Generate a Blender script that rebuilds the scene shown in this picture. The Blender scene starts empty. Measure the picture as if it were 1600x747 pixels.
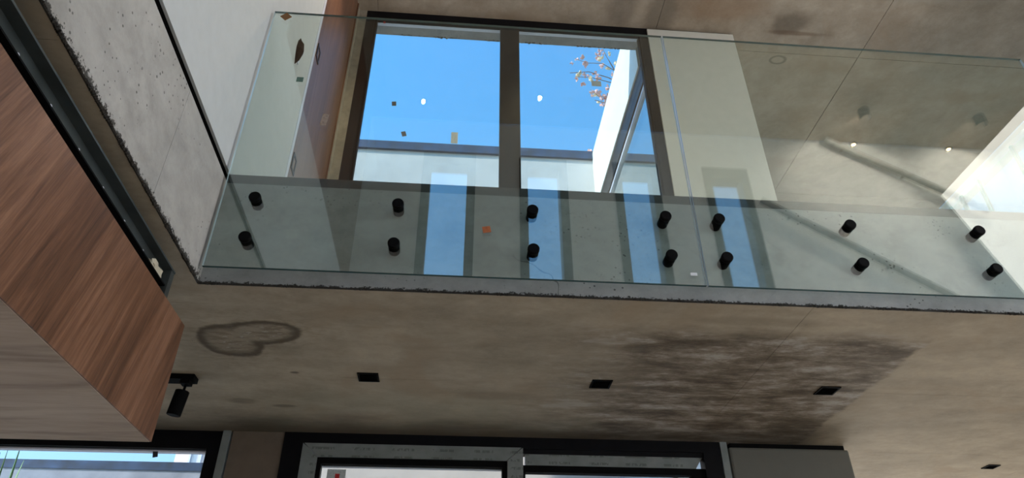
import bpy, bmesh, math, random
from mathutils import Vector, Matrix
random.seed(7)
scene = bpy.context.scene
C = scene.collection
# Lengths below are in units of S metres, heights measured from the eye level H.
S, H = 1.15, 1.55
def P(x, y, z): return Vector((x*S, y*S, H + z*S))

# ------------------------------------------------------------------ camera
pitch, yaw, roll = math.radians(34.27), math.radians(4.79), math.radians(-0.22)
f = Vector((math.sin(yaw)*math.cos(pitch), math.cos(yaw)*math.cos(pitch), math.sin(pitch)))
rt = Vector((math.cos(yaw), -math.sin(yaw), 0)); up = rt.cross(f)
Rv = math.cos(roll)*rt + math.sin(roll)*up; Uv = -math.sin(roll)*rt + math.cos(roll)*up
cam = bpy.data.objects.new('camera', bpy.data.cameras.new('camera')); C.objects.link(cam)
cam.data.sensor_width = 36; cam.data.lens = 1105/1600*36; cam.data.clip_end = 400; cam.data.clip_start = .02
M4 = Matrix((Rv, Uv, -f)).transposed().to_4x4(); M4.translation = P(0, 0, 0)
cam.matrix_world = M4
scene.camera = cam

# ------------------------------------------------------------------ world, sun, daylight
w = bpy.data.worlds.new('sky'); scene.world = w; w.use_nodes = True
nt = w.node_tree; nt.nodes.clear()
tc = nt.nodes.new('ShaderNodeTexCoord'); sp = nt.nodes.new('ShaderNodeSeparateXYZ')
cr = nt.nodes.new('ShaderNodeValToRGB'); bg = nt.nodes.new('ShaderNodeBackground'); ow = nt.nodes.new('ShaderNodeOutputWorld')
nt.links.new(tc.outputs['Generated'], sp.inputs[0]); nt.links.new(sp.outputs[2], cr.inputs[0])
e = cr.color_ramp.elements
e[0].position = 0.0; e[0].color = (.62, .80, .95, 1)
e[1].position = 1.0; e[1].color = (.10, .36, .95, 1)
k = e.new(.25); k.color = (.36, .66, 1.0, 1)
k = e.new(.68); k.color = (.135, .46, 1.0, 1)
# clear-sky brightening towards the sun (CIE indicatrix), no disc
SUN = Vector((.77, .33, -.55)).normalized()          # the way the sunlight travels
def wm(op, a, b=None, c=None):
    q = nt.nodes.new('ShaderNodeMath'); q.operation = op
    for i, v in enumerate((a, b, c)):
        if v is None: continue
        if isinstance(v, bpy.types.NodeSocket): nt.links.new(v, q.inputs[i])
        else: q.inputs[i].default_value = v
    return q.outputs[0]
dt = nt.nodes.new('ShaderNodeVectorMath'); dt.operation = 'DOT_PRODUCT'
nt.links.new(tc.outputs['Generated'], dt.inputs[0]); dt.inputs[1].default_value = -SUN
chi = wm('ARCCOSINE', wm('MINIMUM', wm('MAXIMUM', dt.outputs['Value'], -1.), 1.))
ind = wm('ADD', wm('MULTIPLY', wm('EXPONENT', wm('MULTIPLY', chi, -3.)), 10.), wm('MULTIPLY_ADD', wm('POWER', dt.outputs['Value'], 2.), .45, .91))
ind = wm('MINIMUM', wm('DIVIDE', ind, 1.06), 3.5)
vm = nt.nodes.new('ShaderNodeVectorMath'); vm.operation = 'SCALE'
nt.links.new(cr.outputs[0], vm.inputs[0]); nt.links.new(ind, vm.inputs['Scale'])
nt.links.new(vm.outputs[0], bg.inputs[0]); bg.inputs[1].default_value = 1.5; nt.links.new(bg.outputs[0], ow.inputs[0])

sun = bpy.data.objects.new('sun', bpy.data.lights.new('sun', 'SUN')); C.objects.link(sun)
sun.data.energy = 7.0; sun.data.angle = .009; sun.data.color = (1, .94, .84)
sun.rotation_euler = SUN.to_track_quat('-Z', 'Y').to_euler()

def area(name, loc, target, sx, sy, power, color=(1, 1, 1)):
    o = bpy.data.objects.new(name, bpy.data.lights.new(name, 'AREA')); C.objects.link(o)
    o.data.shape = 'RECTANGLE'; o.data.size = sx*S; o.data.size_y = sy*S; o.data.energy = power; o.data.color = color
    o.location = P(*loc); o.rotation_euler = (P(*target)-P(*loc)).to_track_quat('-Z', 'Y').to_euler()
    return o
# added fill lamp in the right end glazing; daylight from the far rooms
area('fill_right', (4.12, .88, 1.15), (1.6, .85, .25), 2.45, 4.2, 125, (1, .94, .86))
area('daylight_far_low', (2.9, 5.9, .1), (2.6, 2.0, .3), 2.2, 1.6, 75, (1, .9, .74))

vs = scene.view_settings
vs.view_transform = 'Standard'; vs.look = 'None'; vs.gamma = 1; vs.use_curve_mapping = False
vs.exposure = 0.0

# ------------------------------------------------------------------ node helper
class Nodes:
    def __init__(s, name):
        s.m = bpy.data.materials.new(name); s.m.use_nodes = True
        s.t = s.m.node_tree; s.t.nodes.clear()
        s.out = s.n('ShaderNodeOutputMaterial')
        s.pos = s.n('ShaderNodeNewGeometry').outputs['Position']
    def n(s, k): return s.t.nodes.new(k)
    def put(s, sock, v):
        if isinstance(v, bpy.types.NodeSocket): s.t.links.new(v, sock)
        elif v is not None:
            if isinstance(v, (tuple, list)) and len(v) == 3 and sock.type == 'RGBA': v = (*v, 1)
            sock.default_value = v
    def math(s, op, a, b=None, c=None, clamp=False):
        q = s.n('ShaderNodeMath'); q.operation = op; q.use_clamp = clamp
        for i, v in enumerate((a, b, c)):
            if v is not None: s.put(q.inputs[i], v)
        return q.outputs[0]
    def mul(s, a, b): return s.math('MULTIPLY', a, b)
    def add(s, a, b): return s.math('ADD', a, b)
    def sub(s, a, b): return s.math('SUBTRACT', a, b)
    def smooth(s, v, a, b):          # 0 below a, 1 above b (or reversed when a > b)
        q = s.n('ShaderNodeMapRange'); q.interpolation_type = 'SMOOTHSTEP'
        if a < b: lo, hi, t0, t1 = a, b, 0, 1
        else: lo, hi, t0, t1 = b, a, 1, 0
        s.put(q.inputs[0], v); q.inputs[1].default_value = lo; q.inputs[2].default_value = hi
        q.inputs[3].default_value = t0; q.inputs[4].default_value = t1
        return q.outputs[0]
    def vec(s, op, a, b=None):
        q = s.n('ShaderNodeVectorMath'); q.operation = op; s.put(q.inputs[0], a)
        if b is not None: s.put(q.inputs[1], b)
        return q.outputs[1] if op in ('LENGTH', 'DISTANCE') else q.outputs[0]
    def mapping(s, v, loc=(0, 0, 0), rot=(0, 0, 0), scale=(1, 1, 1)):
        q = s.n('ShaderNodeMapping'); s.put(q.inputs[0], v)
        q.inputs[1].default_value = loc; q.inputs[2].default_value = rot; q.inputs[3].default_value = scale
        return q.outputs[0]
    def noise(s, v=None, scale=1., detail=4, rough=.55, dist=0.):
        q = s.n('ShaderNodeTexNoise'); s.put(q.inputs['Vector'], v if v is not None else s.pos)
        q.inputs['Scale'].default_value = scale; q.inputs['Detail'].default_value = detail
        q.inputs['Roughness'].default_value = rough; q.inputs['Distortion'].default_value = dist
        return q.outputs[0]
    def voronoi(s, v=None, scale=1., rnd=1.):
        q = s.n('ShaderNodeTexVoronoi'); s.put(q.inputs['Vector'], v if v is not None else s.pos)
        q.inputs['Scale'].default_value = scale; q.inputs['Randomness'].default_value = rnd
        return q.outputs[0]
    def xyz(s, v=None):
        q = s.n('ShaderNodeSeparateXYZ'); s.put(q.inputs[0], v if v is not None else s.pos); return q.outputs
    def mix(s, fac, a, b, mode='MIX'):
        q = s.n('ShaderNodeMix'); q.data_type = 'RGBA'; q.blend_type = mode
        s.put(q.inputs[0], fac); s.put(q.inputs[6], a); s.put(q.inputs[7], b)
        return q.outputs[2]
    def ramp(s, v, stops):
        q = s.n('ShaderNodeValToRGB'); s.put(q.inputs[0], v); el = q.color_ramp.elements
        el[0].position, el[0].color = stops[0][0], (*stops[0][1], 1)
        el[1].position, el[1].color = stops[-1][0], (*stops[-1][1], 1)
        for p_, c_ in stops[1:-1]:
            n_ = el.new(p_); n_.color = (*c_, 1)
        return q.outputs[0]
    def bump(s, h, strength=.3, dist=.01):
        q = s.n('ShaderNodeBump'); q.inputs['Strength'].default_value = strength; q.inputs['Distance'].default_value = dist
        s.put(q.inputs['Height'], h); return q.outputs[0]
    def done(s, col, rough=.7, metal=0., normal=None, spec=.4, emit=None, estr=0.):
        b = s.n('ShaderNodeBsdfPrincipled')
        s.put(b.inputs['Base Color'], col); s.put(b.inputs['Roughness'], rough); b.inputs['Metallic'].default_value = metal
        b.inputs['Specular IOR Level'].default_value = spec
        if normal is not None: s.put(b.inputs['Normal'], normal)
        if emit is not None: s.put(b.inputs['Emission Color'], emit); b.inputs['Emission Strength'].default_value = estr
        s.t.links.new(b.outputs[0], s.out.inputs[0]); return s.m
    def spot(s, x, y, rx, ry, wob=.35, wscale=7., ang=0., axes='xy', z=0):
        """distance field (1 on the outline) of a wobbly ellipse on a horizontal face"""
        c = P(x, y, 0)
        v = s.vec('SUBTRACT', s.pos, (c.x, c.y, 0)); v = s.mapping(v, rot=(0, 0, ang))
        v = s.vec('MULTIPLY', v, (1/(rx*S), 1/(ry*S), 0))
        d = s.vec('LENGTH', v)
        return s.add(d, s.mul(s.sub(s.noise(scale=wscale, detail=5, rough=.6), .5), wob*2))

def plain(name, col, rough=.5, metal=0., var=.06, spec=.4, bump=0., scale=18.):
    N = Nodes(name); n1 = N.noise(scale=scale, detail=5)
    a = tuple(max(0, c*(1-var)) for c in col); b = tuple(c*(1+var) for c in col)
    c = N.ramp(n1, [(.3, a), (.7, b)])
    return N.done(c, rough, metal, N.bump(n1, bump, .004) if bump else None, spec)

def concrete(name, dark, light, streak=(1, 5, 5), pits=.5, warm=None, stains=None, pit_scale=26., rough=.75):
    N = Nodes(name)
    big = N.noise(scale=1.1, detail=7, rough=.62, dist=.4)
    st = N.noise(N.mapping(N.pos, scale=streak), scale=2.6, detail=6, rough=.65)
    fine = N.noise(scale=55, detail=3, rough=.7)
    mid = N.noise(N.mapping(N.pos, scale=tuple(.6+.4*q for q in streak)), scale=6.5, detail=8, rough=.72, dist=.3)
    v = N.add(N.add(N.mul(big, .36), N.mul(st, .28)), N.add(N.mul(mid, .28), N.mul(fine, .08)))
    col = N.ramp(v, [(.39, dark), (.61, light)])
    blot = N.noise(scale=2.4, detail=8, rough=.7, dist=.5)
    col = N.mix(N.mul(N.smooth(blot, .56, .72), .35), col, tuple(q*.62 for q in dark))
    col = N.mix(N.mul(N.smooth(blot, .44, .30), .25), col, tuple(min(1, q*1.2) for q in light))
    if warm: col = N.mix(N.mul(N.smooth(N.noise(scale=1.7, detail=5, dist=.8), .50, .72), .55), col, warm)
    if stains: col = stains(N, col)
    h = N.add(N.mul(v, .6), N.mul(fine, .15))
    if pits:
        pd = N.voronoi(scale=pit_scale)
        gate = N.smooth(N.noise(scale=3.1, detail=2), .50, .62)
        size = N.mul(N.noise(scale=9, detail=1), .30)
        pit = N.mul(N.math('LESS_THAN', pd, N.mul(size, pits)), gate)
        col = N.mix(N.mul(pit, .8), col, tuple(c*.18 for c in dark))
        h = N.sub(h, N.mul(pit, .8))
    return N.done(col, rough, 0, N.bump(h, .35, .006), .25)

def ceiling_stains(N, col):
    # ring left by water near the corner
    d = N.math('SMOOTH_MIN', N.spot(-.722, 2.105, .098, .118, .26, 8.), N.spot(-.628, 2.045, .142, .078, .26, 8., .25), .2)
    ring = N.mul(N.smooth(d, .60, .90), N.smooth(d, 1.10, .94))
    inner = N.smooth(d, 1.02, .8)
    grain = N.noise(N.mapping(N.pos, scale=(2, 5, 1)), scale=9, detail=6, rough=.7)
    col = N.mix(N.mul(inner, N.add(.25, N.mul(N.smooth(grain, .40, .62), .35))), col, (.13, .098, .064))
    col = N.mix(N.mul(ring, N.add(.50, N.mul(grain, .7))), col, (.058, .040, .022))
    speck = N.mul(N.math('GREATER_THAN', N.noise(N.mapping(N.pos, scale=(1, 2.5, 1)), scale=34, detail=3), .63), N.smooth(d, .75, .4))
    col = N.mix(N.mul(speck, .55), col, (.5, .47, .42))
    halo = N.mul(N.smooth(d, 2.6, 1.0), N.smooth(grain, .45, .65))
    col = N.mix(N.mul(halo, .35), col, (.17, .125, .08))
    # large damp field, cut off along a formwork joint on its right
    x, y, z = N.xyz()
    wob = N.mul(N.sub(N.noise(scale=6, detail=6, rough=.65), .5), .10)
    xe = N.add(x, wob)
    right = N.smooth(xe, 1.515*S, 1.49*S)
    left = N.smooth(N.add(x, N.mul(N.sub(N.noise(scale=2.2, detail=5), .5), 1.0)), .15*S, .75*S)
    front = N.smooth(N.add(y, N.mul(N.sub(N.noise(scale=3, detail=5), .5), .35)), 1.88*S, 2.0*S)
    field = N.mul(N.mul(right, left), front)
    pat = N.noise(N.mapping(N.pos, scale=(1.3, 3.6, 1)), scale=2.6, detail=10, rough=.74, dist=.15)
    edge = N.mul(N.smooth(xe, 1.30*S, 1.47*S), right)
    tone = N.ramp(pat, [(.37, (.038, .026, .017)), (.45, (.10, .074, .052)), (.53, (.22, .18, .145)), (.61, (.40, .365, .33))])
    amt = N.math('MAXIMUM', N.mul(field, .85), N.mul(N.mul(edge, front), .35))
    col = N.mix(amt, col, tone)
    grn = N.mul(N.smooth(N.noise(scale=1.5, detail=5), .46, .62), N.smooth(y, 2.40*S, 2.60*S))
    col = N.mix(N.mul(N.mul(grn, N.smooth(x, .9*S, .5*S)), .35), col, (.20, .20, .15))
    # darker band along the window head
    ln = N.smooth(N.add(y, N.mul(N.sub(N.noise(N.mapping(N.pos, scale=(1, 3, 1)), scale=2.5, detail=6), .5), .30)), 2.66*S, 2.93*S)
    lx = N.smooth(x, 1.65*S, 1.5*S)
    col = N.mix(N.mul(N.mul(ln, lx), .75), col, (.045, .036, .026))
    # small marks
    for (sx, sy, rx, ry, c_) in ((-.562, 2.339, .018, .010, .7), (-.653, 2.66, .05, .018, .5), (-.80, 2.62, .06, .03, .35), (.15, 2.5, .16, .05, .25), (.9, 1.85, .25, .03, .2)):
        d2 = N.spot(sx, sy, rx, ry, .3, 12.)
        col = N.mix(N.mul(N.smooth(d2, 1.2, .5), c_), col, (.05, .040, .03))
    return col

def roof_stains(N, col):
    for (sx, sy, rx, ry, a, c_) in ((2.06, 2.85, .13, .10, .55, (.075, .05, .033)), (2.13, 2.93, .2, .02, .5, (.12, .06, .03)), (1.58, 2.76, .3, .12, .45, (.24, .13, .065)),
                                    (1.2, 2.85, .12, .16, .5, (.07, .055, .04)), (.95, 2.83, .10, .14, .4, (.08, .06, .045)), (2.75, 2.6, .3, .05, .3, (.34, .29, .23))):
        d2 = N.spot(sx, sy, rx, ry, .45, 5.)
        col = N.mix(N.mul(N.smooth(d2, 1.3, .5), a), col, c_)
    d = N.spot(2.10, 3.16, .055, .035, .15, 8.)
    ring = N.mul(N.smooth(d, .6, .9), N.smooth(d, 1.25, 1.0))
    return N.mix(N.mul(ring, .6), col, (.07, .06, .04))

def fascia_stains(N, col):
    x, y, z = N.xyz()
    d = N.math('ABSOLUTE', N.sub(N.add(x, N.mul(N.sub(N.noise(scale=5, detail=3), .5), .5)), N.add(.16*S, N.mul(N.sub(H+1.15*S, z), .9))))
    crack = N.mul(N.smooth(d, .006, .001), N.smooth(z, H+1.16*S, H+1.10*S))
    col = N.mix(N.mul(crack, .7), col, (.03, .028, .025))
    bl = N.noise(scale=4.5, detail=6, rough=.7, dist=.8)
    col = N.mix(N.mul(N.smooth(bl, .55, .72), .45), col, (.17, .165, .155))
    return crust(N, col, .007)
def crust(N, col, hgt):
    # honeycombed arris along the lower edge of the pour
    x, y, z = N.xyz()
    n_ = N.noise(scale=60, detail=6, rough=.8); big = N.noise(scale=2.3, detail=3)
    lim = N.mul(N.mul(N.smooth(n_, .34, .66), N.add(.35, big)), hgt*S*2.2)
    m_ = N.math('LESS_THAN', N.sub(z, H+ZC*S), lim)
    return N.mix(N.mul(m_, .9), col, (.014, .012, .010))
def beam_stains(N, col):
    bl = N.noise(scale=3.2, detail=7, rough=.7, dist=.6)
    col = N.mix(N.mul(N.smooth(bl, .52, .75), .40), col, (.20, .185, .17))
    return crust(N, col, .014)

ZC = 1.0
M = {}
M['ceil_low'] = concrete('stained_concrete', (.255, .212, .158), (.46, .385, .29), (1, 2.4, 1), .25, (.30, .22, .145), ceiling_stains)
M['ceil_up'] = concrete('brown_concrete', (.285, .222, .165), (.45, .365, .285), (2, 2, 1), .12, (.30, .205, .135), roof_stains)
M['fascia'] = concrete('grey_concrete', (.215, .21, .21), (.36, .35, .345), (2, 2, 3), 1.0, None, fascia_stains, 56.)
M['beam'] = concrete('pale_grey_concrete', (.28, .265, .25), (.47, .445, .425), (3, 1, 2), .9, None, beam_stains, 45.)
M['rough'] = concrete('honeycombed_concrete', (.014, .012, .010), (.06, .052, .045), (4, 4, 4), 1.2)
M['plaster'] = plain('white_plaster', (.86, .85, .82), .85, var=.03, bump=.05)
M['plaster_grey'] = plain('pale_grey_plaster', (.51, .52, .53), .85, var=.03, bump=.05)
M['floor_up'] = plain('pale_screed', (.62, .57, .48), .8, var=.06, scale=4)
M['panel'] = plain('cream_panel', (.58, .56, .51), .7, var=.03)
M['outwall'] = plain('white_render', (.66, .64, .60), .9, var=.05, bump=.15, scale=6)
M['outwall2'] = plain('pale_concrete_wall', (.58, .53, .49), .9, var=.08, bump=.15, scale=5)
M['panel_dark'] = plain('dark_panel', (.125, .120, .105), .7, var=.03)  # lower wall panel, an even tone far darker than the cream one above
M['garden'] = plain('grey_garden_wall', (.30, .30, .32), .9, var=.25, bump=.15, scale=4)
M['coping'] = plain('dark_blue_coping', (.022, .045, .09), .6, var=.6, scale=9)
M['black'] = plain('black_aluminium', (.005, .005, .007), .45, .0, var=.2, spec=.15)
M['blacksoft'] = plain('matt_black', (.004, .004, .0045), .7, 0, var=.2, spec=.06)
M['steel'] = plain('dark_galvanised_steel', (.075, .085, .085), .42, .55, var=.25, scale=9)
M['void'] = plain('shadow_black', (.003, .003, .003), .95, 0, var=.1, spec=0.)  # near black with the shade of gaps and recesses put into it
M['trim'] = plain('charcoal_floor_edge', (.055, .055, .055), .6, var=.2)
M['foam'] = plain('white_foam', (.50, .44, .34), .9, var=.2, bump=.4)
M['paving'] = plain('pale_paving', (.55, .50, .42), .85, var=.1, scale=3)
M['floor'] = plain('warm_floor', (.50, .41, .31), .6, var=.08, scale=3)
M['bark'] = plain('grey_bark', (.16, .12, .10), .9, var=.3, scale=14)
M['blossom'] = plain('pink_blossom', (.72, .42, .38), .8, var=.3, scale=5)
M['blossom2'] = plain('pale_leaf', (.80, .62, .42), .8, var=.3, scale=5)
M['leaf'] = plain('green_leaf', (.10, .20, .07), .5, var=.35, scale=5)
M['pinkwall'] = plain('pink_render', (.75, .58, .50), .9, var=.08, scale=2)
M['jamb'] = plain('white_jamb', (.60, .60, .68), .5, var=.04)
M['jambpale'] = plain('raw_reveal', (.30, .255, .20), .8, var=.2)
M['teal'] = plain('teal_glass_joint', (.06, .42, .46), .3, var=.15)
M['paleedge'] = plain('sky_pale_glass_edge', (.50, .60, .68), .2, var=.1, spec=.8)  # blue-white sky reflection put into the edge colour
M['tealedge'] = plain('glass_edge', (.03, .075, .08), .15, var=.2, spec=.8)

def wood(name, tilt=0., horiz=False, base=((.045, .020, .011), (.155, .070, .039), (.30, .152, .092))):
    N = Nodes(name)
    p_ = N.mapping(N.pos, rot=(tilt, 0, 0))
    q = N.mapping(p_, scale=(1, 9, .55) if not horiz else (1, .6, 9))
    g = N.noise(q, scale=3.4, detail=9, rough=.70, dist=.6)
    boards = N.noise(N.mapping(p_, scale=(1, 4.5, .04)), scale=1.6, detail=2, rough=.5)
    fine = N.noise(N.mapping(p_, scale=(1, 60, 1.6)), scale=4.5, detail=4, rough=.7)
    v = N.add(N.add(N.mul(g, .46), N.mul(boards, .32)), N.mul(fine, .22))
    col = N.ramp(v, [(.36, base[0]), (.50, base[1]), (.64, base[2])])
    kn = N.voronoi(N.mapping(p_, scale=(1, 3.2, .8)), scale=2.4)
    col = N.mix(N.mul(N.smooth(kn, .11, .02), .55), col, base[0])
    return N.done(col, .42, 0, N.bump(fine, .12, .002), .35)
M['wood'] = wood('walnut_laminate', math.radians(16))
M['wood_door'] = wood('walnut_door', 0, base=((.075, .032, .016), (.15, .066, .035), (.22, .107, .060)))
def pale_board():
    N = Nodes('pale_streaked_board')
    s1 = N.noise(N.mapping(N.pos, scale=(1, 7, 1)), scale=2.0, detail=7, rough=.62, dist=.5)
    s2 = N.noise(N.mapping(N.pos, rot=(0, 0, .5), scale=(1, 3, 1)), scale=1.6, detail=4)
    v = N.add(N.mul(s1, .7), N.mul(s2, .3))
    col = N.ramp(v, [(.36, (.25, .175, .13)), (.5, (.44, .335, .26)), (.64, (.55, .445, .36))])
    d = N.spot(-.935, 1.36, .03, .012, .3, 14)
    col = N.mix(N.mul(N.smooth(d, 1.2, .4), .6), col, (.08, .055, .04))
    return N.done(col, .6, 0, N.bump(s1, .1, .003), .3)
M['pale'] = pale_board()
def film():
    N = Nodes('printed_protective_film')
    x, y, z = N.xyz()
    dash = N.math('GREATER_THAN', N.math('FRACT', N.mul(x, 5.3)), .45)
    row = N.math('LESS_THAN', N.math('ABSOLUTE', N.sub(N.math('FRACT', N.mul(N.add(z, .012), 26.)), .5)), .16)
    brk = N.math('GREATER_THAN', N.noise(N.mapping(N.pos, scale=(60, 60, 20)), scale=1.4, detail=2), .47)
    mask = N.mul(N.mul(dash, row), brk)
    col = N.mix(N.mul(mask, .55), N.ramp(N.noise(scale=14), [(.3, (.17, .19, .19)), (.7, (.23, .25, .255))]), (.06, .07, .065))
    return N.done(col, .35, 0, None, .5)
M['film'] = film()

def glass(name, tint, r0, smear=0.):
    N = Nodes(name)
    lw = N.n('ShaderNodeLayerWeight'); lw.inputs[0].default_value = .5
    tr = N.n('ShaderNodeBsdfTransparent'); tr.inputs[0].default_value = (*tint, 1)
    gl = N.n('ShaderNodeBsdfGlossy'); gl.inputs['Color'].default_value = (1, 1, 1, 1); gl.inputs['Roughness'].default_value = 0
    fac = N.add(N.mul(N.math('POWER', lw.outputs['Facing'], 5.), 1-r0), r0)
    mx = N.n('ShaderNodeMixShader'); N.put(mx.inputs[0], fac)
    N.t.links.new(tr.outputs[0], mx.inputs[1]); N.t.links.new(gl.outputs[0], mx.inputs[2])
    last = mx.outputs[0]
    if smear:
        df = N.n('ShaderNodeBsdfDiffuse'); df.inputs[0].default_value = (.75, .78, .8, 1)
        a = N.smooth(N.noise(scale=5.5, detail=7, rough=.7, dist=1.4), .60, .80)
        a = N.mul(a, smear)
        m2 = N.n('ShaderNodeMixShader'); N.put(m2.inputs[0], a)
        N.t.links.new(last, m2.inputs[1]); N.t.links.new(df.outputs[0], m2.inputs[2]); last = m2.outputs[0]
    N.t.links.new(last, N.out.inputs[0]); return N.m
M['balglass'] = glass('balustrade_glass', (.915, .972, .95), .10)
M['winglass'] = glass('window_glass', (.96, .98, .98), .05, .05)
M['sideglass'] = glass('mirroring_window_glass', (.70, .80, .78), .32, .06)
def lampmat(name, col, st):
    N = Nodes(name); return N.done((.8, .8, .8), .4, emit=col, estr=st)
M['lamp'] = lampmat('warm_lamp', (1, .62, .24), 9)
def stick(name, col, dark=None):
    N = Nodes(name); n1 = N.noise(scale=120, detail=2)
    c = N.mix(N.math('GREATER_THAN', n1, .56), col, dark or tuple(v*.8 for v in col)); return N.done(c, .6)
M['st_brown'] = stick('brown_sticker', (.22, .10, .035)); M['st_green'] = stick('green_sticker', (.10, .18, .15))
M['st_pale'] = stick('pale_sticker', (.36, .27, .22)); M['st_dark'] = stick('dark_sticker', (.05, .05, .06))
M['st_grey'] = stick('grey_sticker', (.50, .54, .56), (.38, .43, .46)); M['st_orange'] = stick('orange_sticker', (.42, .12, .04))
M['st_white'] = stick('white_sticker', (.7, .7, .72)); M['st_red'] = stick('red_mark', (.5, .03, .03))

# ------------------------------------------------------------------ mesh helpers
def link(name, me, m, parent=None):
    o = bpy.data.objects.new(name, me); C.objects.link(o)
    if m and not me.materials: me.materials.append(M[m] if isinstance(m, str) else m)
    if parent: o.parent = parent
    return o
def finish(name, bm, m, parent=None, smooth=False, center=True):
    bmesh.ops.recalc_face_normals(bm, faces=bm.faces)
    c = Vector((0, 0, 0))
    if center and parent is None and len(bm.verts):
        xs = [v.co for v in bm.verts]
        c = Vector(((min(v.x for v in xs)+max(v.x for v in xs))/2, (min(v.y for v in xs)+max(v.y for v in xs))/2, min(v.z for v in xs)))
        bmesh.ops.translate(bm, verts=bm.verts, vec=-c)
    elif parent is not None:
        bmesh.ops.translate(bm, verts=bm.verts, vec=-origin(parent))
    me = bpy.data.meshes.new(name); bm.to_mesh(me); bm.free()
    if smooth:
        for p_ in me.polygons: p_.use_smooth = True
    o = link(name, me, m, parent)
    if parent is None: o.location = c
    return o
def origin(o):
    v = Vector((0, 0, 0))
    while o is not None: v += o.location; o = o.parent
    return v
def addbox(bm, a, b, bevel=0.):
    (x0, y0, z0), (x1, y1, z1) = a, b
    r = bmesh.ops.create_cube(bm, size=1)
    p0, p1 = P(x0, y0, z0), P(x1, y1, z1); c = (p0+p1)/2; d = p1-p0
    for v in r['verts']: v.co = Vector((v.co.x*abs(d.x), v.co.y*abs(d.y), v.co.z*abs(d.z))) + c
    if bevel:
        es = list({e_ for v in r['verts'] for e_ in v.link_edges})
        bmesh.ops.bevel(bm, geom=es, offset=bevel, segments=2, affect='EDGES', profile=.6)
def box(name, a, b, m, parent=None, bevel=0.):
    bm = bmesh.new(); addbox(bm, a, b, bevel); return finish(name, bm, m, parent)
def boxes(name, lst, m, parent=None, bevel=0.):
    bm = bmesh.new()
    for a, b in lst: addbox(bm, a, b, bevel)
    return finish(name, bm, m, parent)
def prism(name, pts, axis, t0, t1, m, parent=None):
    """polygon pts extruded along an axis from t0 to t1 (units)"""
    bm = bmesh.new()
    def mk(p_, t): return P(*{'x': (t, p_[0], p_[1]), 'y': (p_[0], t, p_[1]), 'z': (p_[0], p_[1], t)}[axis])
    A = [bm.verts.new(mk(p_, t0)) for p_ in pts]; B = [bm.verts.new(mk(p_, t1)) for p_ in pts]
    bm.faces.new(A); bm.faces.new(B[::-1])
    for i in range(len(pts)):
        j = (i+1) % len(pts); bm.faces.new((A[i], B[i], B[j], A[j]))
    return finish(name, bm, m, parent)
def addcyl(bm, p0, p1, r, seg=20, bevel=0.):
    p0, p1 = P(*p0), P(*p1); d = p1-p0; r *= S
    q = d.to_track_quat('Z', 'Y'); prof = [(0, 0), (0, r), (d.length, r), (d.length, 0)]
    if bevel: prof = [(0, 0), (0, r-bevel), (bevel*.3, r-bevel*.3), (bevel, r), (d.length-bevel, r), (d.length-bevel*.3, r-bevel*.3), (d.length, r-bevel), (d.length, 0)]
    rings = []
    for (h, rr) in prof:
        if rr == 0: rings.append([bm.verts.new(p0+q @ Vector((0, 0, h)))])
        else: rings.append([bm.verts.new(p0+q @ Vector((rr*math.cos(2*math.pi*i/seg), rr*math.sin(2*math.pi*i/seg), h))) for i in range(seg)])
    for a, b in zip(rings, rings[1:]):
        for i in range(seg):
            j = (i+1) % seg
            if len(a) == 1: bm.faces.new((a[0], b[i], b[j]))
            elif len(b) == 1: bm.faces.new((a[i], b[0], a[j]))
            else: bm.faces.new((a[i], b[i], b[j], a[j]))
def cyl(name, p0, p1, r, m, parent=None, seg=20, bevel=0.):
    bm = bmesh.new(); addcyl(bm, p0, p1, r, seg, bevel); o = finish(name, bm, m, parent)
    for p_ in o.data.polygons: p_.use_smooth = len(p_.vertices) == 4
    return o
def addtube(bm, pts, radii, seg=6):
    rings = []
    for i, p_ in enumerate(pts):
        d = (pts[min(i+1, len(pts)-1)]-pts[max(i-1, 0)]).normalized(); q = d.to_track_quat('Z', 'Y')
        rings.append([bm.verts.new(p_+q @ Vector((radii[i]*math.cos(2*math.pi*k_/seg), radii[i]*math.sin(2*math.pi*k_/seg), 0))) for k_ in range(seg)])
    for a, b in zip(rings, rings[1:]):
        for i in range(seg): bm.faces.new((a[i], a[(i+1) % seg], b[(i+1) % seg], b[i]))
    bm.faces.new(rings[0][::-1]); bm.faces.new(rings[-1])
def tag(o, label, cat, group=None):
    o['label'] = label; o['category'] = cat
    if group: o['group'] = group
    return o
def struct(o, label=None, cat=None):
    o['kind'] = 'structure'
    if label: o['label'] = label
    if cat: o['category'] = cat
    return o
def empty(name, loc):
    o = bpy.data.objects.new(name, None); C.objects.link(o); o.location = P(*loc); o.empty_display_size = .05; return o

# key planes (units)
XL, YF, YG, YB = -.722, 1.746, 1.712, 2.97       # left edge of the void, slab face, balustrade glass, window wall
ZC, ZF, ZU, ZG = 1.0, 1.39, 3.745, -H/S          # lower ceiling, upper floor, upper ceiling, ground
XR, YK, YE, XW = 4.2, -.52, 6.2, -3.0            # right end, wall behind the camera, far end, left end
XS = 1.10                                        # side wall of the light well

# ------------------------------------------------------------------ shell
struct(box('floor', (XW-.2, YK-.2, ZG-.1), (XR+.2, YE+.2, ZG), 'floor'), 'warm toned ground floor under the mezzanine', 'floor')
struct(boxes('ground_paving', [((-14, YE+.21, ZG-.12), (14, 16, ZG-.05)), ((-14, -9, ZG-.12), (14, YK-.21, ZG-.05)), ((-14, YK-.21, ZG-.12), (XW-.21, YE+.21, ZG-.05)), ((XR+.21, YK-.21, ZG-.12), (14, YE+.21, ZG-.05))], 'paving'), 'pale paving outside the house', 'ground')

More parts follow.
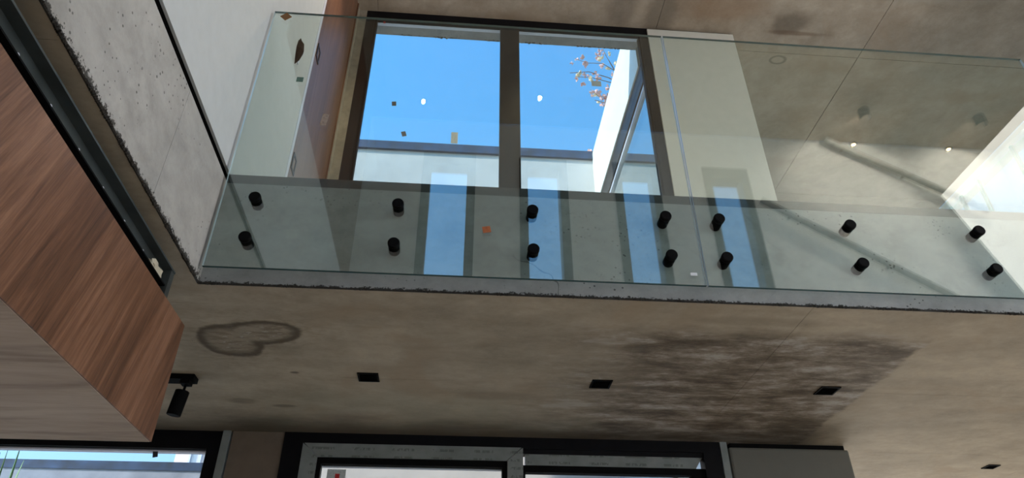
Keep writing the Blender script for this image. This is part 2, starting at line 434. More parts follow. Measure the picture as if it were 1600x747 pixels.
G = .0006   # half a formwork joint
def panels(parent, xs, ys, z0, z1, m, name='formwork_panel', skip=(), G=G):
    for i in range(len(xs)-1):
        for j in range(len(ys)-1):
            if (i, j) in skip: continue
            box(name, (xs[i]+G, ys[j]+G, z0), (xs[i+1]-G, ys[j+1]-G, z1), m, parent)
# lower slab: front walkway and left gallery (its face towards the void is the beam), right hand room
slab = struct(boxes('mezzanine_slab', [((XL+.004, YF+.004, ZC+.006), (XR, YB+.08, ZF-.035)), ((XS, YB+.08, ZC+.006), (XR, YE, ZF-.035))], 'fascia'),
              'raw concrete mezzanine slab whose underside is the lower ceiling', 'slab')
panels(slab, [XL-.004-G, 1.035, 2.75, XR], [YF+.004, 2.372, YB+.08], ZC, ZC+.006, 'ceil_low')
panels(slab, [XS, 2.75, XR], [YB+.08, 4.5, YE], ZC, ZC+.006, 'ceil_low')
box('front_face', (XL, YF, ZC), (XR, YF+.004, ZF-.035), 'fascia', slab)
gal = struct(box('gallery_slab', (XW, YK, ZC+.006), (XL-.004, YB+.08, ZF-.035), 'beam'), 'pale grey concrete gallery slab with a pitted edge beam', 'slab')
panels(gal, [XW, -1.6, XL-.004+G], [YK, .9, 1.86, YB+.08], ZC, ZC+.006, 'ceil_low')
for a, b in ((YK, .15), (.15, 1.363), (1.363, YF)): box('beam_panel', (XL-.004, a+G, ZC), (XL, b-G, ZF-.035), 'beam', gal)
def rough_edge(p0, p1, n, r, parent, seed):
    rnd = random.Random(seed); bm = bmesh.new(); a, b = P(*p0), P(*p1); d = (b-a).normalized(); q = d.to_track_quat('Z', 'Y')
    rings = []
    for i in range(n+1):
        c = a.lerp(b, i/n); big = .75+.35*math.sin(i*.071+seed)*math.sin(i*.023+1.3*seed); ring = []
        for k_ in range(6):
            rr = r*S*max(.15, big*rnd.uniform(.3, 1.7)); t = k_*math.pi/3+.3
            ring.append(bm.verts.new(c+q @ Vector((rr*math.cos(t), rr*math.sin(t), rnd.uniform(-.4, .4)*(b-a).length/n))))
        rings.append(ring)
    for u, v in zip(rings, rings[1:]):
        for k_ in range(6): bm.faces.new((u[k_], u[(k_+1) % 6], v[(k_+1) % 6], v[k_]))
    return finish('rough_edge', bm, 'rough', parent)
rough_edge((XL, YF, ZC+.002), (2.6, YF, ZC+.002), 2200, .0034, slab, 3)
rough_edge((XL, .3, ZC+.002), (XL, YF, ZC+.002), 1300, .0042, gal, 5)
# dark edge of the floor build-up on top of the slab
struct(boxes('trim_1', [((XL-.02, YF+.002, ZF-.035), (XR, YF+.05, ZF))], 'trim'), 'charcoal floor edge on top of the slab behind the glass', 'trim')
struct(boxes('floor_upper', [((XL-.02, YF+.05, ZF-.035), (XR, YB+.06, ZF)), ((XS+.16, YB+.06, ZF-.035), (XR, YE, ZF))], 'floor_up'), 'pale upper floor on the mezzanine slab', 'floor')
struct(box('trim_2', (XL-.3, YK, ZF-.035), (XL-.008, YF, ZF+.002), 'void'), 'black shadow gap between the pitted beam and the white wall', 'trim')

# upper left wall in the plane of the beam; wood door at its far end
struct(box('added_left_cladding', (XL-.15, YK, 2.22), (XL, 1.52, ZU), 'wood_door'), 'unseen walnut clad stretch added to darken the mirrored upper wall', 'wall')  # added out of view, only to darken what the balustrade mirrors
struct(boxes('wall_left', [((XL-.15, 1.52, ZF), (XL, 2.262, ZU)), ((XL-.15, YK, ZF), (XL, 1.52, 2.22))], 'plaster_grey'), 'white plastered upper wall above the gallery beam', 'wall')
struct(box('wall_left_lower', (XW-.15, YK, ZG), (XW, YB, ZU), 'plaster'), 'white ground floor wall at the left', 'wall')
d1 = struct(empty('door_1', (XL, 2.6, ZF)), 'walnut door at the end of the white upper wall', 'door')
box('leaf', (XL-.05, 2.292, ZF), (XL-.003, 2.925, ZU), 'wood_door', d1)
box('jamb', (XL-.15, 2.262, ZF), (XL+.0015, 2.292, ZU), 'jamb', d1)
boxes('reveal', [((XL-.15, 2.925, ZF), (XL+.006, YB, ZU)), ((XL-.15, YB, ZF), (-.669, YB+.05, ZU))], 'jambpale', d1)
box('reveal_edge', (XL-.012, 2.918, ZF), (XL+.004, 2.926, ZU), 'wood_door', d1)
for z in (2.62, 1.938):
    y = 2.347; h = boxes('hinge', [((XL-.003, y-.03, z-.042), (XL+.001, y-.018, z+.042)), ((XL-.003, y+.018, z-.042), (XL+.001, y+.03, z+.042)), ((XL-.003, y-.018, z-.042), (XL+.001, y+.018, z-.030)), ((XL-.003, y-.018, z+.030), (XL+.001, y+.018, z+.042))], 'black', d1)
    box('hinge_plate', (XL-.003, y-.018, z-.030), (XL-.002, y+.018, z+.030), 'wood_door', h)

# upper ceiling / roof
roof = struct(boxes('ceiling', [((XW, YK, ZU+.006), (XR, 3.10, ZU+.36)), ((XS+.012, 3.10, ZU+.006), (XR, YE, ZU+.36))], 'ceil_up'), 'brown stained concrete ceiling over the upper floor', 'ceiling')
panels(roof, [XW, -.6, 1.20, 2.64, XR], [YK, .9, 2.1, 3.10], ZU, ZU+.006, 'ceil_up', G=.0018)
panels(roof, [XS+.012, 2.64, XR], [3.10, 4.6, YE], ZU, ZU+.006, 'ceil_up', G=.0022)
eave = box('eave', (-1.2, YB+.06, ZU-.028), (XS, 3.13, ZU), 'fascia', roof)
rough_edge((-1.1, 3.125, ZU-.022), (XS, 3.125, ZU-.022), 500, .008, roof, 9)

# window wall: upper and lower window, piers
def frame_boxes(x0, x1, z0, z1, y0, y1, wl, wr, wt, wb):
    return [((x0, y0, z0), (x0+wl, y1, z1)), ((x1-wr, y0, z0), (x1, y1, z1)), ((x0+wl, y0, z1-wt), (x1-wr, y1, z1)), ((x0+wl, y0, z0), (x1-wr, y1, z0+wb))]
w1 = struct(empty('window_1', (.23, YB, ZF)), 'large black framed upper window with two panes of sky', 'window')
boxes('frame', frame_boxes(-.669, 1.137, ZF, ZU, YB, YB+.05, .055, .05, .06, .06), 'black', w1)
boxes('frame_inner', frame_boxes(-.640, 1.095, ZF+.05, ZU-.05, YB+.005, YB+.04, .040, .020, .024, .03), 'blacksoft', w1)
box('mullion', (.18, YB-.004, ZF+.05), (.299, YB+.045, ZU-.055), 'black', w1)
box('head_strip', (-.60, YB+.028, ZU-.076), (1.075, YB+.05, ZU-.071), 'jamb', w1)
for a, b in ((-.602, .18), (.299, 1.077)):
    box('pane', (a, YB+.018, ZF+.09), (b, YB+.024, ZU-.070), 'winglass', w1)
def sticker(name, c, wd, ht, m, parent, ang=0., y=None):
    bm = bmesh.new(); p_ = P(*c); t = .0008
    ca, sa = math.cos(ang), math.sin(ang)
    pts = [(ca*u-sa*v, sa*u+ca*v) for u, v in ((-wd/2, -ht/2), (wd/2, -ht/2), (wd/2, ht/2), (-wd/2, ht/2))]
    A = [bm.verts.new(p_+Vector((u*S, -t, v*S))) for u, v in pts]; B = [bm.verts.new(p_+Vector((u*S, 0, v*S))) for u, v in pts]
    bm.faces.new(A); bm.faces.new(B[::-1])
    for i in range(4): bm.faces.new((A[i], B[i], B[(i+1) % 4], A[(i+1) % 4]))
    return finish(name, bm, m, parent)
yw = YB+.0175
sticker('sticker', (-.432, yw, 2.955), .025, .034, 'st_dark', w1, .12)
sticker('sticker', (-.357, yw, 2.725), .025, .036, 'st_dark', w1, .3)
sticker('label_sheet', (-.073, yw, 2.715), .038, .085, 'st_grey', w1)
sticker('label_sheet', (.772, yw, 3.22), .060, .045, 'st_grey', w1)
sticker('red_mark', (-.556, yw, 3.662), .014, .018, 'st_red', w1)

struct(box('wall_pier', (1.137, YB-.012, ZF), (1.71, YB+.12, ZU-.018), 'panel'), 'cream white wall panel right of the upper window', 'wall')
struct(box('trim_3', (1.137, YB, ZU-.018), (1.70, YB+.12, ZU), 'blacksoft'), 'dark joint over the cream upper panel', 'trim')

# lower level
w2 = struct(empty('window_2', (-1.9, YB, ZG)), 'black framed lower window beyond the wood clad box', 'window')
boxes('frame', frame_boxes(XW, -.955, ZG, ZC, YB, YB+.05, .06, .055, .075, .06), 'black', w2)
box('head_strip', (XW+.06, YB+.02, ZC-.084), (-1.012, YB+.05, ZC-.078), 'jamb', w2)
box('pane', (XW+.06, YB+.022, ZG+.06), (-1.010, YB+.028, ZC-.076), 'winglass', w2)
sticker('sticker', (-1.215, YB+.0215, .905), .020, .026, 'st_dark', w2, .2)
struct(box('trim_4', (-.955, YB-.012, ZG), (-.925, YB+.05, ZC), 'film'), 'grey film covered strip beside the left lower window', 'trim')
struct(box('wall_pier_lower', (-.918, YB-.004, ZG), (-.705, YB+.12, ZC), plain('brown_pier', (.15, .115, .09), .8, var=.08)), 'brown pier between the two lower windows', 'wall')
w3 = struct(empty('window_3', (.22, YB, ZG)), 'black lower sliding window with film covered sashes', 'window')
boxes('frame', frame_boxes(-.705, 1.147, ZG, ZC, YB-.01, YB+.05, .085, .075, .047, .05), 'black', w3)
# left sash: mitred film covered members, black inner bead
def mitre(name, x0, x1, z1, t, y0, y1, m, parent, left=True):
    pts = {'top': [(x0, z1), (x1, z1), (x1-t[1], z1-t[2]), (x0+t[0], z1-t[2])],
           'left': [(x0, z1), (x0+t[0], z1-t[2]), (x0+t[0], ZG+.05), (x0, ZG+.05)],
           'right': [(x1, z1), (x1, ZG+.05), (x1-t[1], ZG+.05), (x1-t[1], z1-t[2])]}
    return pts
sash = mitre('s', -.622, .290, .953, (.065, .068, .056), 0, 0, 'film', w3)
s1 = prism('sash_rail', [(-.616, .953), (.284, .953), (.220, .897), (-.552, .897)], 'y', YB-.02, YB+.03, 'film', w3)
prism('sash_stile', [(-.622, .953), (-.557, .897), (-.557, ZG+.05), (-.622, ZG+.05)], 'y', YB-.02, YB+.03, 'film', w3)
prism('sash_stile', [(.290, .953), (.290, ZG+.05), (.225, ZG+.05), (.225, .897)], 'y', YB-.02, YB+.03, 'film', w3)
boxes('glazing_bead', frame_boxes(-.557, .225, ZG+.05, .897, YB-.012, YB+.03, .018, .022, .026, .03), 'blacksoft', w3)
box('pane', (-.539, YB+.01, ZG+.08), (.203, YB+.016, .871), 'winglass', w3)
box('pane_strip', (-.539, YB+.018, .866), (.203, YB+.03, .871), 'jamb', w3)
prism('sash_rail', [(.302, .936), (1.068, .936), (1.035, .888), (.302, .888)], 'y', YB+.005, YB+.045, 'film', w3)
box('frame_head', (.292, YB, .934), (1.075, YB+.045, .956), 'black', w3)
boxes('glazing_bead', frame_boxes(.292, 1.072, ZG+.05, .888, YB+.008, YB+.045, .010, .06, .028, .03), 'blacksoft', w3)
box('pane', (.300, YB+.024, ZG+.08), (1.014, YB+.03, .862), 'winglass', w3)
sticker('label_sheet', (-.475, YB+.0095, .83), .075, .05, 'st_grey', w3)
sticker('red_mark', (-.470, YB+.0085, .828), .018, .018, 'st_red', w3)
struct(box('trim_5', (1.150, YB-.014, ZG), (1.180, YB+.05, ZC), 'film'), 'grey film covered strip right of the lower window', 'trim')
struct(box('trim_6', (1.147, YB+.02, ZG), (1.20, YB+.11, ZC), 'blacksoft'), 'black joint beside the darker lower panel', 'trim')
struct(box('wall_pier_right_lower', (1.188, YB-.012, ZG), (1.727, YB+.12, ZC-.020), 'panel_dark', None, .012), 'darker lower wall panel under the stained ceiling', 'wall')
struct(box('trim_7', (1.20, YB, ZC-.020), (1.715, YB+.12, ZC), 'blacksoft'), 'dark joint over the darker lower panel', 'trim')

# wall behind the camera with four tall slit windows (mirrored in the balustrade)
slits = [(-.31, .07), (.385, .735), (1.075, 1.415), (1.75, 2.10)]
zs0, zs1 = .6, 3.42
segs = []; x = XW
for a, b in slits: segs.append((x, a)); x = b
segs.append((x, XR))
struct(boxes('wall_back', [((a, YK-.18, ZG), (b, YK, ZU)) for a, b in segs] + [((a, YK-.18, ZG), (b, YK, zs0)) for a, b in slits] + [((a, YK-.18, zs1), (b, YK, ZU)) for a, b in slits], 'plaster'), 'white wall with tall slit windows mirrored in the glass', 'wall')
for i, (a, b) in enumerate(slits):
    wi = struct(empty('window_%d' % (i+4), ((a+b)/2, YK, zs0)), ['first', 'second', 'third', 'fourth'][i]+' tall slit window from the left mirrored in the balustrade', 'window')
    boxes('frame', frame_boxes(a, b, zs0, zs1, YK-.10, YK+.004, .06, .06, .10, .06), 'black', wi)
    box('pane', (a+.06, YK-.06, zs0+.06), (b-.06, YK-.055, zs1-.10), 'winglass', wi)
# right end: glazed between posts, the tall hall glazing added for fill light
struct(boxes('wall_right', [((XR, YK-.18, ZG), (XR+.15, -.42, ZU)), ((XR, 2.2, ZG), (XR+.15, YE, 1.6)), ((XR, 2.2, 3.70), (XR+.15, YE, ZU)), ((XR, 2.2, 1.6), (XR+.15, 2.6, 3.70)), ((XR, 5.9, 1.6), (XR+.15, YE, 3.70)), ((XR, -.42, 3.35), (XR+.15, 2.2, ZU))], 'plaster'), 'white wall with added tall glazing at the right end', 'wall')
w8 = struct(empty('window_8', (XR, .9, ZG)), 'unseen tall glazing added at the right end for the fill lamp', 'window')
boxes('frame', [((XR+.02, -.42, ZG), (XR+.08, -.36, 3.35)), ((XR+.02, 2.14, ZG), (XR+.08, 2.2, 3.35)), ((XR+.02, .86, ZG), (XR+.08, .92, 3.35)), ((XR+.02, -.36, 3.29), (XR+.08, 2.14, 3.35)), ((XR+.02, -.36, 1.0), (XR+.08, 2.14, 1.06))], 'black', w8)
box('pane', (XR+.05, -.36, ZG), (XR+.055, 2.14, 3.29), 'winglass', w8)
w10 = struct(empty('window_10', (XR, 4.2, 1.6)), 'frameless glazing with teal joints at the right of the upper room', 'window')
jy = [2.6, 3.40, 3.825, 4.245, 4.467, 5.2, 5.9]
for a, b in zip(jy, jy[1:]): box('pane', (XR+.03, a+.012, 1.6), (XR+.04, b-.012, 3.70), 'sideglass', w10)
for y in jy[1:-1]: box('glass_joint', (XR+.022, y-.012, 1.6), (XR+.048, y+.012, 3.70), 'teal', w10)
struct(boxes('wall_far', [((XS, YE, ZC), (XR, YE+.15, ZU)), ((XS, YE, ZG), (1.6, YE+.15, ZC)), ((1.6, YE, .85), (XR, YE+.15, ZC))], 'plaster'), 'white far wall of the right hand rooms', 'wall')

# light well outside the upper window
wf = struct(box('wall_light_well', (-1.4, 4.66, ZG), (XS+.05, 4.80, 4.055), 'outwall2'), 'white rendered wall at the far side of the light well', 'wall')
struct(box('trim_8', (-1.45, 4.635, 4.055), (XS+.05, 4.83, 4.14), 'coping'), 'dark coping on the light well wall', 'trim')
struct(box('wall_roof_edge', (XS, 3.13, 3.56), (XS+.012+.14, 4.66, 4.115), 'outwall'), 'sunlit white roof edge at the right of the light well', 'wall')
struct(box('wall_side_lower', (XS+.02, 3.09, ZG), (XS+.14, 4.66, ZF-.04), 'outwall'), 'white lower side wall of the light well', 'wall')
w9 = struct(empty('window_9', (XS, 3.8, ZF)), 'side glazing of the light well mirroring the sky', 'window')
boxes('frame', [((XS+.01, 3.09, 3.40), (XS+.10, 4.66, 3.56)), ((XS+.01, 3.05, ZF), (XS+.10, 3.11, 3.40)), ((XS+.01, 4.60, ZF), (XS+.10, 4.66, 3.40)), ((XS+.01, 3.11, ZF), (XS+.10, 4.60, ZF+.06))], 'black', w9)
box('frame_bead', (XS+.02, 3.11, 3.375), (XS+.06, 4.60, 3.40), 'jamb', w9)
box('pane', (XS+.035, 3.11, ZF+.06), (XS+.042, 4.60, 3.375), 'sideglass', w9)

# garden wall beyond the left lower window
struct(box('wall_garden', (-7, 4.9, ZG), (-1.5, 5.05, 1.375), 'garden'), 'pale garden wall beyond the left lower window', 'wall')
struct(box('trim_9', (-7, 4.893, 1.375), (-1.5, 5.06, 1.43), 'coping'), 'dark blue coping on the garden wall', 'trim')

# ------------------------------------------------------------------ glass balustrade
def standoff(parent, x, z):
    s_ = cyl('standoff', (x, YG-.010, z), (x, YF, z), .0160, 'blacksoft', parent, 24, .003)
    cyl('cap', (x, YG-.020, z), (x, YG-.005, z), .0175, 'blacksoft', s_, 28, .004)
def balustrade(x0, x1, xs, label):
    t = tag(empty('glass_balustrade', ((x0+x1)/2, YG, 1.035)), label, 'balustrade', 'glass balustrade panels')
    z0, z1 = 1.035, 2.117
    g = box('glass_sheet', (x0, YG-.0045, z0), (x1, YG+.0045, z1), 'balglass', t)
    g.data.materials.append(M['tealedge'])
    g.data.materials.append(M['paleedge'])
    for p_ in g.data.polygons:
        if abs(p_.normal.y) < .5: p_.material_index = 2 if abs(p_.normal.x) > .5 else 1
    for x in xs:
        for z in (1.2705, 1.1295): standoff(t, x, z)
    return t
b1 = balustrade(-.711, .706, (-.613, -.197, .205, .613), 'left glass balustrade panel with stickers and eight black standoffs')
b2 = balustrade(.712, 2.128, (.780, 1.197, 1.618, 2.025), 'right glass balustrade panel in front of the cream upper wall panel')
ys = YG-.005
sticker('sticker', (-.667, ys, 2.090), .030, .030, 'st_brown', b1, .785)
sticker('sticker', (-.567, ys, 1.776), .022, .022, 'st_green', b1, 0)
sticker('sticker', (-.461, ys, 1.600), .020, .050, 'st_pale', b1, -.1)
sticker('sticker', (.068, ys, 1.197), .024, .022, 'st_orange', b1, .2)
sticker('sticker', (.673, ys, 1.071), .020, .010, 'st_white', b1, 0)

# ------------------------------------------------------------------ wood clad box under the gallery
bx0, bxz0, bxz1, bxy = -1.95, .554, .864, 1.735
wb = tag(empty('wood_clad_box', (-1.3, .8, bxz0)), 'walnut clad hanging box with a pale underside under the gallery', 'cabinet')
box('side_panel', (XL-.003, YK+.05, bxz0), (XL, bxy, bxz1), 'wood', wb)
box('end_panel', (bx0, bxy-.018, bxz0+.017), (XL-.0031, bxy-.001, bxz1), 'wood', wb)
box('underside', (bx0, YK+.05, bxz0-.001), (XL-.0031, bxy-.002, bxz0+.016), 'pale', wb)
box('top_board', (bx0, YK+.05, bxz1-.03), (XL-.019, bxy-.019, bxz1-.012), 'blacksoft', wb)
ch = tag(empty('steel_channel', (-.76, .6, .9)), 'dark galvanised steel channel above the walnut box', 'channel')
boxes('web', [((-.765, YK+.05, .880), (-.760, 1.622, .958))], 'steel', ch)
box('flange', (-.765, YK+.05, .953), (-.735, 1.622, .958), 'steel', ch)
box('lower_flange', (-.765, YK+.05, .905), (-.742, 1.600, .909), 'blacksoft', ch)
box('end_plate', (-.765, 1.600, .880), (-.737, 1.622, .958), 'steel', ch)
for i in range(7):
    y = .75+i*.12; cyl('screw', (-.7602, y, .925), (-.756, y, .925), .004, 'jamb', ch, 8)
bm = bmesh.new(); rnd = random.Random(4)
addbox(bm, (-.757, 1.515, .914), (-.747, 1.575, .932)); bmesh.ops.subdivide_edges(bm, edges=bm.edges, cuts=2, use_grid_fill=True)
for v in bm.verts: v.co += Vector((rnd.uniform(-.003, .003), rnd.uniform(-.006, .006), rnd.uniform(-.005, .005)))
tag(finish('foam_filler', bm, 'foam'), 'white lump of foam in the gap over the walnut box', 'foam')
struct(box('shade_backing', (-.95, YK+.05, bxz1), (-.80, 1.56, ZC), 'void'), 'black block standing for the shade behind the steel channel', 'wall')  # solid block, shade of the gap put into its black colour

# ------------------------------------------------------------------ ceiling fittings
def downlight(name, x, y, z, r, label, group, lit):
    t = tag(empty(name, (x, y, z-.002)), label, 'downlight', group)
    if lit:
        cyl('trim_ring', (x, y, z-.006), (x, y, z-.0005), r*1.7, 'steel', t, 24)
        cyl('lens', (x, y, z-.010), (x, y, z-.0062), r, 'lamp', t, 20, .002)
    else:
        w_ = r
        boxes('frame', frame_boxes(x-w_, x+w_, 0, 1, 0, 1, .004, .004, 0, 0) and [((x-w_, y-w_, z-.004), (x-w_+.006, y+w_, z-.0005)), ((x+w_-.006, y-w_, z-.004), (x+w_, y+w_, z-.0005)), ((x-w_+.006, y-w_, z-.004), (x+w_-.006, y-w_+.006, z-.0005)), ((x-w_+.006, y+w_-.006, z-.004), (x+w_-.006, y+w_, z-.0005))], 'blacksoft', t)
        box('recess', (x-w_+.006, y-w_+.006, z-.002), (x+w_-.006, y+w_-.006, z-.0005), 'void', t)
        cyl('reflector', (x, y, z-.0035), (x, y, z-.0021), w_*.6, 'void', t, 20)
    return t
for x, lab in ((-.31, 'black square downlight beside the ring stain'), (.516, 'black square downlight at the centre of the lower ceiling'), (1.357, 'black square downlight inside the big damp stain')):
    downlight('square_downlight', x, 2.358, ZC, .0365, lab, 'square downlights in the lower ceiling', False)
for x, y, lab in ((-.33, 2.25, 'warm lit downlight mirrored in the left pane'), (.51, 2.35, 'warm lit downlight mirrored in the right pane'), (1.35, 2.3, 'warm lit downlight above the walkway before the cream panel'), (3.03, 3.947, 'warm lit downlight nearer the cream panel'), (3.81, 3.94, 'warm lit downlight nearer the right corner')):
    downlight('round_downlight', x, y, ZU, .016, lab, 'lit downlights in the upper ceiling', True)
    if x == 1.35: continue
    l = bpy.data.objects.new('downlight_glow', bpy.data.lights.new('downlight_glow', 'SPOT')); C.objects.link(l)
    l.data.energy = 42 if x < 0 else 24; l.data.color = (1, .80, .54); l.data.spot_size = 2.0; l.data.spot_blend = .6; l.data.shadow_soft_size = .012
    l.location = P(x, y, ZU-.016)
for x, lab in ((2.92, 'added dark visored fill lamp above the void, nearer the cream panel'), (3.82, 'added dark visored fill lamp above the void, nearer the right end')):
    t = tag(empty('fill_washer', (x, -.16, ZU-.012)), lab, 'downlight', 'added visored fill lamps before the slit window wall')  # lamps added to brighten the mirrored wall, visors hide them from the glass
    bm = bmesh.new()                                  # half round visor on the side away from the wall
    arc = [math.pi*(-.12+1.24*k_/16) for k_ in range(17)]
    ring = [[bm.verts.new(P(x+r*math.cos(q_), -.16+r*math.sin(q_), ZU-dz)) for q_ in arc] for r, dz in ((.040, .0005), (.040, .085), (.036, .085), (.036, .0005))]
    for u, v in zip(ring, ring[1:]+ring[:1]):
        for k_ in range(16): bm.faces.new((u[k_], u[k_+1], v[k_+1], v[k_]))
    bm.faces.new([r_[0] for r_ in ring]); bm.faces.new([r_[-1] for r_ in ring][::-1])
    finish('visor', bm, 'void', t); cyl('lens', (x, -.16, ZU-.004), (x, -.16, ZU-.0006), .022, 'lamp', t, 16)
    l = bpy.data.objects.new('washer_glow', bpy.data.lights.new('washer_glow', 'SPOT')); C.objects.link(l)
    l.data.energy = 85 if x < 3 else 46; l.data.color = (1, .90, .76); l.data.spot_size = 2.75; l.data.spot_blend = 1.; l.data.shadow_soft_size = .008
    l.location = P(x, -.16, ZU-.013); l.rotation_euler = Vector((0, -.5, -1)).to_track_quat('-Z', 'Y').to_euler()
hole = downlight('cable_outlet', 2.567, 3.216, ZC, .03, 'small dark round outlet in the bright right ceiling', None, False)
hole['category'] = 'outlet'
# track spotlight
t = tag(empty('track_spotlight', (-.94, 2.40, .84)), 'black cylinder spotlight hanging from the ceiling by the walnut box', 'spotlight')
box('track', (-1.35, 2.376, .981), (-.909, 2.425, 1.0), 'blacksoft', t, .001)
box('adapter', (-.955, 2.382, .968), (-.922, 2.418, .981), 'blacksoft', t, .002)
cyl('stem', (-.938, 2.40, .972), (-.941, 2.40, .930), .0045, 'blacksoft', t, 12)
cyl('head', (-.941, 2.395, .944), (-.952, 2.40, .858), .0235, 'blacksoft', t, 24, .003)

# small fitting on the white upper wall
wfit = tag(empty('wall_fitting', (XL, 2.063, 2.25)), 'small black pointed fitting on the white upper wall', 'fitting')
bm = bmesh.new(); c = (2.063, 2.313)
prof = [(-.075, .002), (-.062, .008), (-.045, .016), (0, .026), (.045, .020), (.062, .008), (.078, .002)]
rings = []
for dz, r in prof:
    rings.append([bm.verts.new(P(XL+max(0, r*1.0*math.sin(a)), c[0]+r*math.cos(a), c[1]+dz)) for a in (0, .8, 1.57, 2.34, 3.14)])
for u, v in zip(rings, rings[1:]):
    for i in range(4): bm.faces.new((u[i], u[i+1], v[i+1], v[i]))
    bm.faces.new((u[4], u[0], v[0], v[4]))
bm.faces.new(rings[0][::-1]); bm.faces.new(rings[-1])
finish('body', bm, 'blacksoft', wfit)
box('back_plate', (XL+.0002, 2.072, 2.270), (XL+.004, 2.098, 2.350), 'jamb', wfit)

# ------------------------------------------------------------------ outside: blossom tree, spiky plant, house
def petal_mesh(name, m, rnd, r=.034):
    bm = bmesh.new()
    for i in range(7):
        a = rnd.uniform(0, 6.28); el_ = rnd.uniform(-1.2, 1.2); d = Vector((math.cos(a)*math.cos(el_), math.sin(a)*math.cos(el_), math.sin(el_)))
        s_ = d.cross(Vector((0, .3, 1))).normalized()*r*.42; n_ = d.cross(s_).normalized()*r*.12
        vs_ = [bm.verts.new(q) for q in (Vector((0, 0, 0)), d*r*.6+s_, d*r+n_, d*r*.6-s_)]
        bm.faces.new(vs_)
        q2 = [bm.verts.new(v.co - n_*.6) for v in vs_]; bm.faces.new(q2[::-1])
        for j in range(4): bm.faces.new((vs_[j], q2[j], q2[(j+1) % 4], vs_[(j+1) % 4]))
    me = bpy.data.meshes.new(name); bm.to_mesh(me); bm.free(); me.materials.append(M[m]); return me
rnd = random.Random(21)
TY = 5.6
tree = tag(empty('blossom_tree', (2.15, TY, ZG)), 'tree with bare twigs and pink blossoms beyond the light well', 'tree')
bm = bmesh.new(); tp = [P(2.15+.05*math.sin(i*.9), TY+.06*math.sin(i*1.3), ZG+i*(7.3/9)) for i in range(10)]
addtube(bm, tp, [.14-.011*i for i in range(10)], 10); finish('trunk', bm, 'bark', tree, True)
pm = [petal_mesh('blossom', 'blossom', rnd), petal_mesh('blossom', 'blossom2', rnd), petal_mesh('blossom', 'blossom', rnd)]
def tpt(u, v, y=TY): return P(u*y, y, v*y)       # a direction seen through the pane, taken to the tree's own distance
main = [((.385, 1.06), (.325, 1.10), (.30, 1.12), (.275, 1.140), (.243, 1.138), (.218, 1.150)),
        ((.385, 1.03), (.32, 1.075), (.285, 1.085), (.25, 1.095), (.222, 1.095)),
        ((.32, 1.075), (.285, 1.098), (.245, 1.112), (.205, 1.105)),
        ((.385, 1.00), (.32, 1.035), (.285, 1.045), (.262, 1.040), (.245, 1.060)),
        ((.30, 1.12), (.292, 1.145), (.285, 1.165), (.280, 1.185)),
        ((.285, 1.045), (.272, 1.025), (.252, 1.030)),
        ((.385, .84), (.30, .875), (.245, .895), (.222, .890))]
to = origin(tree)
for br in main:
    bm = bmesh.new(); pts = [tpt(u, v, TY+rnd.uniform(-.12, .12)) for u, v in br]
    if br[0][0] > .38: pts.insert(0, P(2.15, TY, br[0][1]*TY-.25))
    addtube(bm, pts, [.008-.005*i/len(pts) for i in range(len(pts))], 5); finish('branch', bm, 'bark', tree, True)
    for i in range(1, len(pts)):
        for k_ in range(3 if i > 1 else 2):
            q = pts[i-1].lerp(pts[i], rnd.uniform(.1, 1.0)) + Vector((rnd.uniform(-.10, .10), rnd.uniform(-.1, .1), rnd.uniform(-.12, .10)))
            o = link('blossom', rnd.choice(pm), None, tree); o.location = q-to; s_ = rnd.uniform(.9, 1.7); o.scale = (s_, s_, s_)
            o.rotation_euler = (rnd.uniform(0, 6), rnd.uniform(0, 6), rnd.uniform(0, 6))
plant = tag(empty('spiky_plant', (-2.35, 4.2, ZG)), 'spiky green plant in the garden outside the left lower window', 'plant')
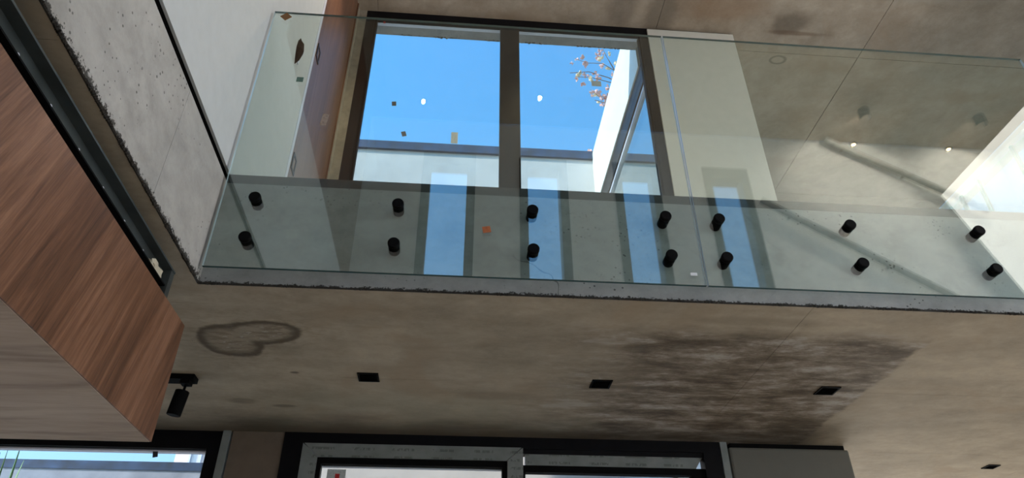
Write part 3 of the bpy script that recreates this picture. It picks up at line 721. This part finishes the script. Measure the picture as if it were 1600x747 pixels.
for i in range(26):
    bm = bmesh.new(); a = rnd.uniform(0, 6.28); ln = rnd.uniform(2.45, 2.78) if i < 14 else rnd.uniform(1.9, 2.5); spread = rnd.uniform(.05, .35)
    base = Vector((-2.42+rnd.uniform(-.08, .08), 4.2+rnd.uniform(-.08, .08), ZG)); L = []; Rr = []; K = []
    for j in range(7):
        u = j/6; c = base + Vector((math.cos(a)*spread*u*u*1.2, math.sin(a)*spread*u*u*1.2, ln*u*(1-.12*spread*u)))
        wd = .030*math.sin(math.pi*min(1, .15+u*.85))+.0015
        sd = Vector((-math.sin(a), math.cos(a), 0))*wd
        L.append(bm.verts.new(P(*(c-sd)))); Rr.append(bm.verts.new(P(*(c+sd)))); K.append(bm.verts.new(P(*(c+Vector((math.cos(a), math.sin(a), 0))*wd*.5))))
    for j in range(6):
        bm.faces.new((L[j], K[j], K[j+1], L[j+1])); bm.faces.new((K[j], Rr[j], Rr[j+1], K[j+1])); bm.faces.new((L[j], L[j+1], Rr[j+1], Rr[j]))
    finish('leaf', bm, 'leaf', plant, True)
hs = tag(empty('house', (-4.15, 12.3, ZG)), 'pale pink house over the garden wall', 'house')
box('wall', (-4.55, 12, ZG), (-3.0, 13.2, 4.4), 'pinkwall', hs)
box('roof', (-4.65, 11.9, 4.4), (-2.9, 13.3, 4.55), 'coping', hs)
wn = boxes('window', frame_boxes(-4.32, -4.12, 3.45, 3.75, 11.96, 12.0, .03, .03, .03, .03), 'jamb', hs)
box('pane', (-4.29, 11.98, 3.48), (-4.15, 11.995, 3.72), 'winglass', wn)

# two sloping grey bands, built as bars, on the wall behind the camera, mirrored in the right balustrade panel
M['band'] = plain('grey_band', (.24, .235, .22), .6, var=.1)
for (x0, z0), (x1, z1), lab in (((2.77, 3.730), (3.86, 3.10), 'upper grey sloping rail mirrored in the right glass panel'), ((2.13, 3.10), (3.75, 2.07), 'lower grey sloping rail mirrored in the right glass panel')):
    t = tag(empty('sloping_band', ((x0+x1)/2, YK, z1)), lab, 'band', 'sloping bands on the slit window wall')
    a, b = P(x0, YK+.045, z0), P(x1, YK+.045, z1); d = (b-a).normalized(); n_ = Vector((-d.z, 0, d.x)); h_ = .021*S; w_ = .012*S
    bm = bmesh.new()
    v8 = [bm.verts.new(q + n_*sv*h_ + Vector((0, sy*w_, 0))) for q in (a, b) for sv, sy in ((-1, -1), (1, -1), (1, 1), (-1, 1))]
    bm.faces.new(v8[:4]); bm.faces.new(v8[4:][::-1])
    for i in range(4): bm.faces.new((v8[i], v8[4+i], v8[4+(i+1) % 4], v8[(i+1) % 4]))
    finish('bar', bm, 'band', t)
    for u in (.12, .5, .88):
        cx, cz = x0+(x1-x0)*u, z0+(z1-z0)*u
        cyl('bracket', (cx, YK, cz), (cx, YK+.035, cz), .010, 'band', t, 10)
